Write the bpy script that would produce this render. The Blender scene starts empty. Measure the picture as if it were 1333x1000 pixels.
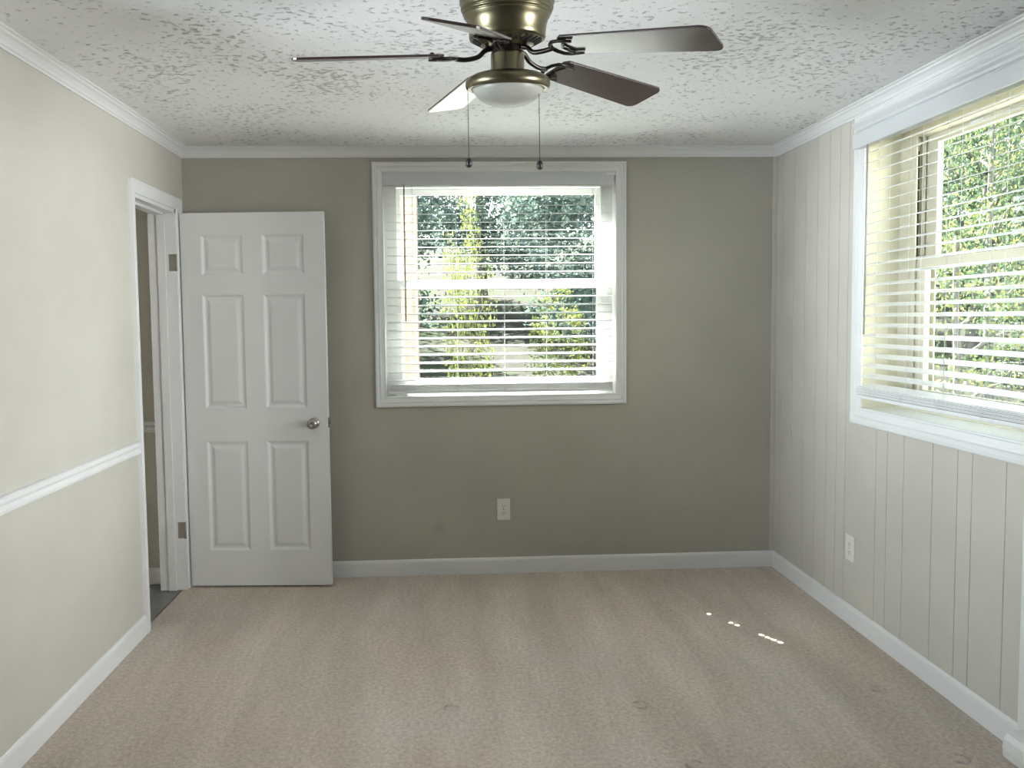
import bpy, bmesh, math, random
import numpy as np
from mathutils import Vector, Matrix

# ------------------------------------------------------------------ camera, light, exposure
SC = bpy.context.scene
COL = SC.collection
R2 = Vector((0.99889894, -0.04551294, -0.01137919))
U2 = Vector((0.01404629, 0.05871723, 0.99817583))
BK = Vector((-0.04476177, -0.99723661, 0.05929187))
cam_data = bpy.data.cameras.new('camera')
cam = bpy.data.objects.new('camera', cam_data)
COL.objects.link(cam)
cam.matrix_world = Matrix(((R2.x, U2.x, BK.x, 0.0), (R2.y, U2.y, BK.y, 0.0), (R2.z, U2.z, BK.z, 1.4826), (0, 0, 0, 1)))
cam_data.sensor_fit = 'HORIZONTAL'
cam_data.sensor_width = 36.0
cam_data.lens = 1012.3 / 1333 * 36.0
cam_data.shift_x = 41.57 / 1333
cam_data.shift_y = -25.67 / 1333
cam_data.clip_start = 0.05
cam_data.clip_end = 400
SC.camera = cam

SC.view_settings.view_transform = 'Standard'
SC.view_settings.look = 'None'
SC.view_settings.gamma = 1
SC.view_settings.use_curve_mapping = False
SC.view_settings.exposure = 0.6

SKY = 8.0
world = bpy.data.worlds.new('sky')
SC.world = world
world.use_nodes = True
wn, wl = world.node_tree.nodes, world.node_tree.links
wn.clear()
wo = wn.new('ShaderNodeOutputWorld')
wb = wn.new('ShaderNodeBackground')
wb.inputs['Strength'].default_value = SKY
wr = wn.new('ShaderNodeValToRGB')
els = wr.color_ramp.elements
els.new(0.22); els.new(0.45)
for e_, (p_, v_) in zip(els, ((0.0, (0.97, 0.985, 1.0)), (0.20, (0.92, 0.96, 1.0)), (0.42, (0.25, 0.29, 0.33)), (1.0, (0.15, 0.19, 0.25)))):
    e_.position = p_; e_.color = (*v_, 1)
wg = wn.new('ShaderNodeSeparateXYZ')
wt = wn.new('ShaderNodeTexCoord')
wl.new(wt.outputs['Generated'], wg.inputs[0])
wl.new(wg.outputs['Z'], wr.inputs[0])
wl.new(wr.outputs[0], wb.inputs['Color'])
wl.new(wb.outputs[0], wo.inputs['Surface'])

SUN_EL, SUN_AZ = math.radians(54), (-0.501, 0.865)
sun_data = bpy.data.lights.new('sun', 'SUN')
sun_data.energy = 60.0
sun_data.angle = math.radians(0.53)
sun_data.color = (1.0, 0.965, 0.90)
sun = bpy.data.objects.new('sun', sun_data)
COL.objects.link(sun)
sdir = Vector((SUN_AZ[0] * math.cos(SUN_EL), SUN_AZ[1] * math.cos(SUN_EL), math.sin(SUN_EL)))
sun.rotation_euler = sdir.to_track_quat('Z', 'Y').to_euler()
sun.location = sdir * 30


def portal(name, loc, direction, sx, sy):
    """sky portal in an opening: guides the sky's light into the room"""
    d = bpy.data.lights.new(name, 'AREA')
    d.shape = 'RECTANGLE'
    d.size, d.size_y = sx, sy
    d.cycles.is_portal = True
    o = bpy.data.objects.new(name, d)
    COL.objects.link(o)
    o.location = loc
    o.rotation_euler = (-Vector(direction)).to_track_quat('Z', 'Y').to_euler()


# ------------------------------------------------------------------ room measures
H = 2.44
XL, XR, D, YB = -1.447, 1.922, 4.4436, -1.6
BB = 0.092
W1 = (-0.34, 0.986, 1.035, 2.31)        # back window opening x0 x1 z0 z1
W2 = (2.20, 3.495, 1.05, 2.33)         # right window opening y0 y1 z0 z1
DY0, DY1, DZ = 3.752, 4.31, 2.085       # doorway in the left wall
TL = 0.14
TR = 0.16

portal('portal_back', ((W1[0] + W1[1]) / 2, D + 0.42, 1.68), (0, -1, 0), 1.4, 1.3)
portal('portal_right', (XR + 0.42, (W2[0] + W2[1]) / 2, 1.68), (-1, 0, 0), 1.4, 1.3)


def fill_lamp(name, loc, target, sx, sy, power, spread, color):
    """added area lamp that fills the room"""
    d = bpy.data.lights.new(name, 'AREA')
    d.shape = 'RECTANGLE'
    d.size, d.size_y, d.energy, d.color = sx, sy, power, color
    d.spread = math.radians(spread)
    o = bpy.data.objects.new(name, d)
    COL.objects.link(o)
    o.location = loc
    o.rotation_euler = (Vector(loc) - Vector(target)).to_track_quat('Z', 'Y').to_euler()


fill_lamp('fill_lamp_left', (-3.1, 1.15, 1.5), (XR, 3.4, 1.9), 1.0, 1.2, 19.5, 56, (0.82, 0.92, 1.0))  # added lamp that lifts the right wall
fill_lamp('fill_lamp_right', (3.4, 0.55, 1.5), (XL, 3.5, 1.75), 1.0, 1.2, 19.5, 58, (0.95, 0.98, 1.0))  # added lamp that lifts the left wall

# ------------------------------------------------------------------ helpers
rnd = random.Random(7)


def tag(o, label=None, cat=None, group=None, kind=None):
    if label: o['label'] = label
    if cat: o['category'] = cat
    if group: o['group'] = group
    if kind: o['kind'] = kind
    return o


class MB:
    def __init__(s):
        s.v, s.f, s.smooth = [], [], []

    def add(s, vs, fs, smooth=False):
        o = len(s.v)
        s.v += [tuple(v) for v in vs]
        s.f += [tuple(i + o for i in f) for f in fs]
        s.smooth += [smooth] * len(fs)

    def box(s, a, b):
        x0, y0, z0 = [min(p, q) for p, q in zip(a, b)]
        x1, y1, z1 = [max(p, q) for p, q in zip(a, b)]
        s.add([(x0, y0, z0), (x1, y0, z0), (x1, y1, z0), (x0, y1, z0), (x0, y0, z1), (x1, y0, z1), (x1, y1, z1), (x0, y1, z1)],
              [(0, 3, 2, 1), (4, 5, 6, 7), (0, 1, 5, 4), (1, 2, 6, 5), (2, 3, 7, 6), (3, 0, 4, 7)])

    def obox(s, M, a, b):
        """box in a local frame"""
        t = MB(); t.box(a, b)
        s.add([M @ Vector(v) for v in t.v], t.f)

    def sweep(s, prof, A, B, n, up=(0, 0, 1), smooth=False):
        """closed profile [(out, up)] swept from A to B; n = out direction"""
        A, B, n, up = Vector(A), Vector(B), Vector(n), Vector(up)
        k = len(prof)
        vs = [P + n * o + up * u for P in (A, B) for o, u in prof]
        fs = [(i, (i + 1) % k, k + (i + 1) % k, k + i) for i in range(k)]
        fs += [tuple(range(k))[::-1], tuple(range(k, 2 * k))]
        s.add(vs, fs, smooth)

    def picture_frame(s, prof, rect, mp):
        """profile [(inset, out)] closed, mitred round a rectangle (a0,a1,b0,b1); mp(a,b,out)->xyz"""
        a0, a1, b0, b1 = rect
        k = len(prof)
        vs = []
        for ins, out in prof:
            for a, b in ((a0 + ins, b0 + ins), (a1 - ins, b0 + ins), (a1 - ins, b1 - ins), (a0 + ins, b1 - ins)):
                vs.append(mp(a, b, out))
        fs = []
        for i in range(k):
            j = (i + 1) % k
            for c in range(4):
                d = (c + 1) % 4
                fs.append((i * 4 + c, i * 4 + d, j * 4 + d, j * 4 + c))
        s.add(vs, fs)

    def lathe(s, prof, M=None, n=48, smooth=True, cap=True):
        """[(r, z)] round the z axis"""
        M = M or Matrix()
        vs, fs = [], []
        for r, z in prof:
            for i in range(n):
                a = 2 * math.pi * i / n
                vs.append(M @ Vector((r * math.cos(a), r * math.sin(a), z)))
        for k in range(len(prof) - 1):
            for i in range(n):
                j = (i + 1) % n
                fs.append((k * n + i, k * n + j, (k + 1) * n + j, (k + 1) * n + i))
        if cap:
            fs.append(tuple(range(n))[::-1])
            fs.append(tuple(range((len(prof) - 1) * n, len(prof) * n)))
        s.add(vs, fs, smooth)

    def tube(s, pts, rad, n=10, flat=1.0):
        pts = [Vector(p) for p in pts]
        rad = rad if isinstance(rad, (list, tuple)) else [rad] * len(pts)
        vs, fs = [], []
        for i, p in enumerate(pts):
            t = (pts[min(i + 1, len(pts) - 1)] - pts[max(i - 1, 0)]).normalized()
            ref = Vector((0, 0, 1)) if abs(t.z) < 0.93 else Vector((1, 0, 0))
            u = t.cross(ref).normalized(); w = u.cross(t).normalized()
            for k in range(n):
                a = 2 * math.pi * k / n
                vs.append(p + u * math.cos(a) * rad[i] + w * math.sin(a) * rad[i] * flat)
        for i in range(len(pts) - 1):
            for k in range(n):
                j = (k + 1) % n
                fs.append((i * n + k, i * n + j, (i + 1) * n + j, (i + 1) * n + k))
        fs.append(tuple(range(n))[::-1]); fs.append(tuple(range((len(pts) - 1) * n, len(pts) * n)))
        s.add(vs, fs, True)

    def build(s, name, m, parent=None, bevel=0.0, weld=False, recalc=True):
        me = bpy.data.meshes.new(name)
        me.from_pydata(s.v, [], s.f)
        me.polygons.foreach_set('use_smooth', s.smooth)
        if recalc:
            bm = bmesh.new(); bm.from_mesh(me)
            if weld: bmesh.ops.remove_doubles(bm, verts=bm.verts, dist=1e-5)
            bmesh.ops.recalc_face_normals(bm, faces=bm.faces)
            bm.to_mesh(me); bm.free()
        me.materials.append(m)
        o = bpy.data.objects.new(name, me)
        COL.objects.link(o)
        if parent: o.parent = parent
        if bevel:
            b = o.modifiers.new('bevel', 'BEVEL')
            b.width, b.segments, b.limit_method = bevel, 2, 'ANGLE'
            b.angle_limit = math.radians(40)
        return o


def empty(name, loc=(0, 0, 0)):
    o = bpy.data.objects.new(name, None)
    o.location = loc
    o.empty_display_size = 0.1
    COL.objects.link(o)
    return o


def keep(child, parent):
    """parent without moving (the parent is an un-rotated Empty)"""
    child.parent = parent
    child.matrix_parent_inverse = Matrix.Translation(parent.location).inverted()
    return child


# ------------------------------------------------------------------ materials
def mat(name, color, rough=0.5, metal=0.0, spec=0.5):
    m = bpy.data.materials.new(name)
    m.use_nodes = True
    b = m.node_tree.nodes['Principled BSDF']
    b.inputs['Base Color'].default_value = (*color, 1)
    b.inputs['Roughness'].default_value = rough
    b.inputs['Metallic'].default_value = metal
    b.inputs['Specular IOR Level'].default_value = spec
    return m, m.node_tree.nodes, m.node_tree.links, b


def noise(N, L, coord, scale, detail=4, rough=0.55, stretch=None):
    n = N.new('ShaderNodeTexNoise')
    n.inputs['Scale'].default_value = scale
    n.inputs['Detail'].default_value = detail
    n.inputs['Roughness'].default_value = rough
    if stretch:
        mp = N.new('ShaderNodeMapping')
        mp.inputs['Scale'].default_value = stretch
        L.new(coord, mp.inputs['Vector']); coord = mp.outputs[0]
    L.new(coord, n.inputs['Vector'])
    return n.outputs['Fac']


def ramp(N, L, fac, stops):
    r = N.new('ShaderNodeValToRGB')
    e = r.color_ramp.elements
    while len(e) < len(stops): e.new(0.5)
    for el, (p, c) in zip(e, stops):
        el.position = p
        el.color = (*c, 1) if len(c) == 3 else c
    L.new(fac, r.inputs[0])
    return r.outputs[0]


def bump(N, L, h, strength, dist, normal=None):
    b = N.new('ShaderNodeBump')
    b.inputs['Strength'].default_value = strength
    b.inputs['Distance'].default_value = dist
    L.new(h, b.inputs['Height'])
    if normal: L.new(normal, b.inputs['Normal'])
    return b.outputs[0]


def coords(N, which='Object'):
    return N.new('ShaderNodeTexCoord').outputs[which]


def painted(name, color, rough=0.45, var=0.05, bscale=90, bstr=0.08):
    m, N, L, b = mat(name, color, rough)
    c = coords(N)
    lo = tuple(x * (1 - var) for x in color); hi = tuple(min(1, x * (1 + var)) for x in color)
    L.new(ramp(N, L, noise(N, L, c, 2.2), [(0.3, lo), (0.7, hi)]), b.inputs['Base Color'])
    L.new(bump(N, L, noise(N, L, c, bscale, 2), bstr, 0.002), b.inputs['Normal'])
    return m


M = {}
M['wall'] = painted('wall_paint', (0.57, 0.545, 0.485), 0.55)
m = painted('shaded_wall_paint', (0.44, 0.42, 0.36), 0.55)  # wall paint darkened, so the backlit shade sits in its colour
N, L = m.node_tree.nodes, m.node_tree.links
b = N['Principled BSDF']
src = b.inputs['Base Color'].links[0].from_socket
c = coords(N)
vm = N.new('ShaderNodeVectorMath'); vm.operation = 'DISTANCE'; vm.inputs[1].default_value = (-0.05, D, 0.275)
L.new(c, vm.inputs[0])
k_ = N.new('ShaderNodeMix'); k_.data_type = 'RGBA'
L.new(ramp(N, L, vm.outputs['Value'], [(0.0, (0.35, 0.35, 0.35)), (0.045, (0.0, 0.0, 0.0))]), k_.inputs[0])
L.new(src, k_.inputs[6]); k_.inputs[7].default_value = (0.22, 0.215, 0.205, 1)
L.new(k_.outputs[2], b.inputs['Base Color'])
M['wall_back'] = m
M['trim'] = painted('white_trim_paint', (0.80, 0.80, 0.79), 0.32, 0.02)
M['door'] = painted('white_door_paint', (0.76, 0.76, 0.75), 0.38, 0.02, 60, 0.05)
M['cream'] = painted('cream_jamb_paint', (0.68, 0.65, 0.51), 0.45, 0.03)
M['vinyl'] = painted('white_vinyl', (0.80, 0.80, 0.78), 0.3, 0.01)
M['almond'] = painted('almond_vinyl', (0.60, 0.57, 0.46), 0.35, 0.01)
M['slat'] = painted('white_slat', (0.86, 0.86, 0.86), 0.17, 0.01, 30, 0.02)
M['valance'] = painted('valance_white', (0.66, 0.67, 0.68), 0.3, 0.02)
M['plate'] = mat('outlet_plastic', (0.80, 0.78, 0.70), 0.35)[0]
M['dark'] = mat('dark_slot', (0.02, 0.02, 0.02), 0.6)[0]
M['chrome'] = mat('satin_nickel', (0.42, 0.40, 0.38), 0.18, 1.0)[0]
M['hinge'] = mat('hinge_metal', (0.40, 0.37, 0.32), 0.45, 0.7)[0]
M['brass'] = mat('antique_brass', (0.19, 0.168, 0.105), 0.33, 1.0)[0]
M['bronze'] = mat('dark_bronze', (0.035, 0.03, 0.024), 0.32, 0.9)[0]
M['knob'] = mat('dark_wood_knob', (0.012, 0.010, 0.009), 0.45)[0]
M['cord'] = mat('white_cord', (0.75, 0.75, 0.74), 0.7)[0]
M['wand'] = mat('grey_wand', (0.42, 0.40, 0.40), 0.3)[0]
m, N, L, b = mat('frosted_glass', (0.33, 0.325, 0.285), 0.42)
M['frost'] = m

# fan blade: dark walnut with fine grain
m, N, L, b = mat('walnut_blade', (0.05, 0.03, 0.028), 0.26)
c = coords(N)
b.inputs['Coat Weight'].default_value = 0.7; b.inputs['Coat Roughness'].default_value = 0.27
g = noise(N, L, c, 14, 6, 0.6, (6, 6, 6))
L.new(ramp(N, L, g, [(0.3, (0.030, 0.018, 0.017)), (0.7, (0.065, 0.040, 0.037))]), b.inputs['Base Color'])
M['blade'] = m

# ceiling: knocked-down trowel texture
m, N, L, b = mat('ceiling_texture', (0.84, 0.83, 0.81), 0.8)
c = coords(N)
n1 = noise(N, L, c, 46, 5, 0.6, (0.85, 1.2, 1))
n2 = noise(N, L, c, 70, 3, 0.6)
n3 = noise(N, L, c, 2.6, 3, 0.6)
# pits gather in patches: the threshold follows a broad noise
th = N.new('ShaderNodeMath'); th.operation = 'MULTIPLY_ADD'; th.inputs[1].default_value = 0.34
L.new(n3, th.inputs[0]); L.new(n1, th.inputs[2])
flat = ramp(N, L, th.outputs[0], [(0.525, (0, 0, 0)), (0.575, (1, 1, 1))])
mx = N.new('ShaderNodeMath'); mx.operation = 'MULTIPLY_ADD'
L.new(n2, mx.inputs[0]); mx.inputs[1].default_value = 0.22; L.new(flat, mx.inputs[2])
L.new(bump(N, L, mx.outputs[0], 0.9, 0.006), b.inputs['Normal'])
L.new(ramp(N, L, th.outputs[0], [(0.50, (0.50, 0.48, 0.45)), (0.555, (0.90, 0.90, 0.895))]), b.inputs['Base Color'])  # shade of the pits is put into the colour too
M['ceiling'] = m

# carpet
DENTS = [(0.006, 2.883), (0.727, 2.858), (1.69, 2.921), (1.694, 2.431), (0.805, 2.449)]
m, N, L, b = mat('beige_carpet', (0.45, 0.38, 0.32), 0.95, 0, 0.1)
b.inputs['Sheen Weight'].default_value = 0.15
c = coords(N)
fine = noise(N, L, c, 230, 3, 0.7)
mid = noise(N, L, c, 62, 4, 0.7)
big = noise(N, L, c, 1.7, 3, 0.6)
sweepn = noise(N, L, c, 1.0, 3, 0.55, (5.0, 0.9, 1))
pile = ramp(N, L, fine, [(0.25, (0.68, 0.585, 0.505)), (0.75, (0.98, 0.875, 0.78))])
def mixc(N, L, f, a, bb, mode='MIX'):
    k = N.new('ShaderNodeMix'); k.data_type = 'RGBA'; k.blend_type = mode
    if isinstance(f, float): k.inputs[0].default_value = f
    else: L.new(f, k.inputs[0])
    for s, i in ((a, 6), (bb, 7)):
        if isinstance(s, tuple): k.inputs[i].default_value = (*s, 1)
        else: L.new(s, k.inputs[i])
    return k.outputs[2]
col = mixc(N, L, 1.0, pile, ramp(N, L, sweepn, [(0.32, (0.86, 0.84, 0.82)), (0.68, (1.08, 1.08, 1.08))]), 'MULTIPLY')
col = mixc(N, L, 1.0, col, ramp(N, L, mid, [(0.32, (0.74, 0.735, 0.73)), (0.68, (1.12, 1.12, 1.12))]), 'MULTIPLY')
col = mixc(N, L, 1.0, col, ramp(N, L, big, [(0.35, (1.0, 0.965, 0.92)), (0.65, (0.98, 0.99, 1.0))]), 'MULTIPLY')
# crushed rings left by furniture feet
tot = None
for dx, dy in DENTS:
    vm = N.new('ShaderNodeVectorMath'); vm.operation = 'SUBTRACT'; vm.inputs[1].default_value = (dx, dy, 0)
    L.new(c, vm.inputs[0])
    ln = N.new('ShaderNodeVectorMath'); ln.operation = 'LENGTH'; L.new(vm.outputs[0], ln.inputs[0])
    rr = ramp(N, L, ln.outputs['Value'], [(0.0, (0.25, 0.25, 0.25)), (0.020, (0.35, 0.35, 0.35)), (0.028, (1, 1, 1)), (0.034, (0.1, 0.1, 0.1)), (0.042, (0, 0, 0))])
    if tot is None: tot = rr
    else: tot = mixc(N, L, 1.0, tot, rr, 'ADD')
dk = N.new('ShaderNodeMath'); dk.operation = 'MULTIPLY'
L.new(tot, dk.inputs[0]); L.new(ramp(N, L, noise(N, L, c, 24, 2, 0.5), [(0.42, (0.08, 0.08, 0.08)), (0.62, (0.8, 0.8, 0.8))]), dk.inputs[1])
col = mixc(N, L, dk.outputs[0], col, (0.20, 0.17, 0.15))
L.new(col, b.inputs['Base Color'])
ad = N.new('ShaderNodeMath'); ad.operation = 'MULTIPLY_ADD'
L.new(mid, ad.inputs[0]); ad.inputs[1].default_value = 1.2; L.new(fine, ad.inputs[2])
L.new(bump(N, L, ad.outputs[0], 0.9, 0.008), b.inputs['Normal'])
M['carpet'] = m

# hall tile
m, N, L, b = mat('hall_tile', (0.22, 0.23, 0.21), 0.35)
c = coords(N)
L.new(ramp(N, L, noise(N, L, c, 9, 5), [(0.3, (0.16, 0.17, 0.155)), (0.7, (0.27, 0.275, 0.25))]), b.inputs['Base Color'])
M['tile'] = m

# glass: thin pane
m = bpy.data.materials.new('window_glass'); m.use_nodes = True
N, L = m.node_tree.nodes, m.node_tree.links
N.clear()
o_ = N.new('ShaderNodeOutputMaterial'); mi = N.new('ShaderNodeMixShader'); tr = N.new('ShaderNodeBsdfTransparent'); gl = N.new('ShaderNodeBsdfGlossy')
tr.inputs[0].default_value = (0.90, 0.94, 0.93, 1); gl.inputs['Roughness'].default_value = 0.02
fr = N.new('ShaderNodeLayerWeight'); fr.inputs[0].default_value = 0.5
pw = N.new('ShaderNodeMath'); pw.operation = 'POWER'; pw.inputs[1].default_value = 5
sc = N.new('ShaderNodeMath'); sc.operation = 'MULTIPLY_ADD'; sc.inputs[1].default_value = 0.9; sc.inputs[2].default_value = 0.035
L.new(fr.outputs['Facing'], pw.inputs[0]); L.new(pw.outputs[0], sc.inputs[0])
L.new(sc.outputs[0], mi.inputs[0]); L.new(tr.outputs[0], mi.inputs[1]); L.new(gl.outputs[0], mi.inputs[2]); L.new(mi.outputs[0], o_.inputs[0])
M['glass'] = m


LEAF = 0.34


def leaf_mat(name, a, bcol, ccol):
    a, bcol, ccol = [tuple(LEAF * q for q in w_) for w_ in (a, bcol, ccol)]
    m, N, L, b = mat(name, a, 0.5, 0, 0.3)
    g = N.new('ShaderNodeNewGeometry')
    rc = ramp(N, L, g.outputs['Random Per Island'], [(0.0, a), (0.55, bcol), (1.0, ccol)])
    L.new(rc, b.inputs['Base Color'])
    t = N.new('ShaderNodeBsdfTranslucent'); L.new(rc, t.inputs[0])
    mx = N.new('ShaderNodeMixShader'); mx.inputs[0].default_value = 0.4
    L.new(b.outputs[0], mx.inputs[1]); L.new(t.outputs[0], mx.inputs[2])
    L.new(mx.outputs[0], N['Material Output'].inputs[0])
    return m
M['leaf_dark'] = leaf_mat('leaf_dark_green', (0.17, 0.26, 0.25), (0.25, 0.37, 0.32), (0.50, 0.64, 0.46))
M['leaf_mid'] = leaf_mat('leaf_mid_green', (0.10, 0.17, 0.12), (0.18, 0.28, 0.16), (0.34, 0.43, 0.21))
M['leaf_autumn'] = leaf_mat('leaf_turning', (0.13, 0.22, 0.13), (0.28, 0.40, 0.18), (0.75, 0.72, 0.22))
M['leaf_yellow'] = leaf_mat('leaf_yellow_green', (0.22, 0.32, 0.12), (0.48, 0.55, 0.15), (0.75, 0.72, 0.20))
m, N, L, b = mat('tree_bark', (0.13, 0.11, 0.10), 0.9)
c = coords(N)
L.new(ramp(N, L, noise(N, L, c, 6, 5, 0.6, (3, 3, 0.5)), [(0.3, (0.07, 0.065, 0.06)), (0.7, (0.19, 0.175, 0.16))]), b.inputs['Base Color'])
M['bark'] = m
m, N, L, b = mat('bank_earth', (0.03, 0.026, 0.02), 0.95, 0, 0.1)
c = coords(N)
L.new(ramp(N, L, noise(N, L, c, 1.3, 6), [(0.35, (0.020, 0.020, 0.016)), (0.5, (0.030, 0.026, 0.021)), (0.62, (0.024, 0.034, 0.016)), (0.72, (0.040, 0.048, 0.022))]), b.inputs['Base Color'])
M['earth'] = m
# red-tan brick
m, N, L, b = mat('tan_brick', (0.4, 0.3, 0.24), 0.85)
c = coords(N)
mp = N.new('ShaderNodeMapping'); mp.inputs['Rotation'].default_value = (math.pi / 2, 0, math.pi / 2)
L.new(c, mp.inputs[0])
br = N.new('ShaderNodeTexBrick'); br.inputs['Scale'].default_value = 1.0
br.inputs['Brick Width'].default_value = 0.21; br.inputs['Row Height'].default_value = 0.07; br.inputs['Mortar Size'].default_value = 0.006
br.inputs['Color1'].default_value = (0.36, 0.24, 0.18, 1); br.inputs['Color2'].default_value = (0.30, 0.21, 0.165, 1); br.inputs['Mortar'].default_value = (0.42, 0.39, 0.35, 1)
L.new(mp.outputs[0], br.inputs['Vector'])
L.new(br.outputs['Color'], b.inputs['Base Color'])
M['brick'] = m

# ------------------------------------------------------------------ room shell
mb = MB(); mb.box((XL - 0.02, YB, -0.06), (XR + 0.02, D + 0.02, 0.0))
fl = mb.build('floor', M['carpet'])
tag(fl, 'beige cut pile carpet covering the bedroom floor', 'floor', kind='structure')
mb = MB(); mb.box((XL - TL - 0.02, YB - 0.2, H), (XR + 0.2, D + 0.2, H + 0.1)); mb.box((XL - 1.9, 2.5, H), (XL - TL - 0.02, D + 0.2, H + 0.1))
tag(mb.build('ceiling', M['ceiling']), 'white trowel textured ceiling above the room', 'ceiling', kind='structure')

# back wall with window hole
mb = MB()
x0, x1, z0, z1 = W1
TB = 0.16
XA, XB = XL - 0.02, XR + 0.02
GB = [-0.552 + k for k in (0,)]
hw_ = 0.012
x0, x1, z0, z1 = x0 - hw_, x1 + hw_, z0 - hw_, z1 + hw_
mb.box((XA, D, -0.06), (x0, D + TB, H)); mb.box((x1, D, -0.06), (XB, D + TB, H))
mb.box((x0, D, -0.06), (x1, D + TB, z0)); mb.box((x0, D, z1), (x1, D + TB, H))
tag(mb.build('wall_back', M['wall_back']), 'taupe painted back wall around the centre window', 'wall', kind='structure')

# right wall: vertical grooved boards
GP = [3.508, 3.369, 3.281, 3.158, 2.965, 2.815, 2.734, 2.561]
GY = sorted(set([round(g + k * 1.2192 * 1, 3) for k in (-4, -3, -2, -1, 0, 1) for g in GP + [g + 0.4064 - 0.004 for g in (3.369 - 0.08, 3.281 + 0.04)][:0]]))
GY = [g for g in GY if YB < g < D - 0.05]
far = [3.637, 3.725, 3.826, 3.949, 4.079, 4.218, 4.360]
GY = sorted([g for g in GY if g < 3.55] + far)


def grooved(mb, ya, yb, za, zb, gw=0.0045, gd=0.004):
    pts = [(ya, 0)]
    for g in GY:
        if ya + gw < g < yb - gw:
            pts += [(g - gw / 2, 0), (g - gw / 4, gd), (g + gw / 4, gd), (g + gw / 2, 0)]
    pts.append((yb, 0))
    vs, fs = [], []
    for y, d in pts: vs += [(XR + d, y, za), (XR + d, y, zb)]
    for i in range(len(pts) - 1): fs.append((2 * i, 2 * i + 1, 2 * i + 3, 2 * i + 2))
    mb.add(vs, fs)


mb = MB()
y0, y1, z0, z1 = W2[0] - hw_, W2[1] + hw_, W2[2] - hw_, W2[3] + hw_
S0, S1 = 0.0, 1.7        # unseen opening added to let the right fill lamp in
for (a, b_, c_, d_) in ((YB, S0, 0, H), (S0, S1, 2.2, H), (S1, y0, 0, H), (y1, D, 0, H), (y0, y1, 0, z0), (y0, y1, z1, H)):
    grooved(mb, a, b_, c_, d_)
    mb.box((XR + 0.006, a, c_ - (0.06 if c_ == 0 else 0)), (XR + TR, b_, d_))
tag(mb.build('wall_right', M['wall'], recalc=False), 'taupe grooved board wall with the side window', 'wall', kind='structure')

# left wall with doorway
mb = MB()
LW = (0.5, 2.2, 0.0, 2.2)      # unseen opening added to pass the left fill beam
mb.box((XL - TL, YB, -0.06), (XL, LW[0], H)); mb.box((XL - TL, LW[0], LW[3]), (XL, LW[1], H)); mb.box((XL - TL, LW[1], -0.06), (XL, DY0, H)); mb.box((XL - TL, DY0, DZ), (XL, DY1, H)); mb.box((XL - TL, DY1, -0.06), (XL, D + TB, H))
tag(mb.build('wall_left', M['wall']), 'smooth taupe left wall with the open doorway', 'wall', kind='structure')
# added unseen passage, closed at its end, that narrows the left fill beam
mb = MB()
mb.box((-3.3, 0.4, -0.06), (-3.2, 2.3, 2.3)); mb.box((-3.2, 0.4, -0.06), (XL - TL, 0.5, 2.3)); mb.box((-3.2, 2.2, -0.06), (XL - TL, 2.3, 2.3)); mb.box((-3.2, 0.5, 2.2), (XL - TL, 2.2, 2.3))
tag(mb.build('wall_added_passage', M['wall']), 'taupe walls of an added unseen side passage beside the viewer', 'wall', kind='structure')
mb = MB()  # added unseen box round the right fill lamp
xr_ = XR + TR
mb.box((xr_, -0.1, -0.06), (3.6, 0.0, 2.3)); mb.box((xr_, 1.7, -0.06), (3.6, 1.8, 2.3)); mb.box((xr_, -0.1, 2.2), (3.6, 1.8, 2.3)); mb.box((3.6, -0.1, -0.06), (3.7, 1.8, 2.3))
tag(mb.build('wall_added_side_room', M['wall']), 'taupe walls of an added unseen right hand side room beside the viewer', 'wall', kind='structure')
mb = MB(); mb.box((XR + 0.02, 0.0, -0.06), (3.6, 1.7, -0.002))
tag(mb.build('floor_added_side_room', M['tile']), 'grey green tile floor of the added unseen right hand side room', 'floor', kind='structure')
mb = MB(); mb.box((-3.2, 0.5, -0.06), (XL - 0.02, 2.2, -0.002))
tag(mb.build('floor_added_passage', M['tile']), 'grey green tile floor of the added unseen side passage', 'floor', kind='structure')
# rear wall behind the camera
mb = MB()
mb.box((XL, YB - 0.12, -0.06), (XR, YB, H))
tag(mb.build('wall_rear', M['wall']), 'taupe wall behind the viewer', 'wall', kind='structure')

# hall beyond the doorway
mb = MB()
mb.box((XL - 1.7, 4.41, -0.06), (XL - TL, 4.55, H))
tag(mb.build('wall_hall', M['wall']), 'taupe hall wall seen through the doorway', 'wall', kind='structure')
mb = MB(); mb.box((XL - 1.7, 2.5, -0.06), (XL - TL + 0.11, 4.5, -0.004))
tag(mb.build('floor_hall', M['tile']), 'grey green tile floor in the hall', 'floor', kind='structure')
mb = MB(); mb.box((XL - 1.8, 2.5, -0.06), (XL - 1.7, 4.55, H)); mb.box((XL - 1.43, 2.5, -0.06), (XL - TL, 2.6, H))
tag(mb.build('wall_hall_far', M['wall']), 'taupe side wall of the hall', 'wall', kind='structure')

# ------------------------------------------------------------------ mouldings
cn = 0.0526
P_CROWN = [(0, 0), (0, -cn), (0.006, -cn), (0.008, -cn + 0.008), (0.013, -cn + 0.011), (0.018, -cn + 0.020), (0.030, -cn + 0.033), (0.040, -0.014), (0.043, -0.008), (cn - 0.004, -0.006), (cn, -0.005), (cn, 0)]
P_BASE = [(0, 0), (0.013, 0), (0.013, BB - 0.020), (0.012, BB - 0.012), (0.009, BB - 0.005), (0.004, BB), (0, BB)]
P_RAIL = [(0, 0.863), (0.010, 0.863), (0.014, 0.868), (0.015, 0.876), (0.011, 0.880), (0.010, 0.893), (0.014, 0.899), (0.022, 0.902), (0.024, 0.908), (0.022, 0.918), (0.016, 0.924), (0, 0.926)]


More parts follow.
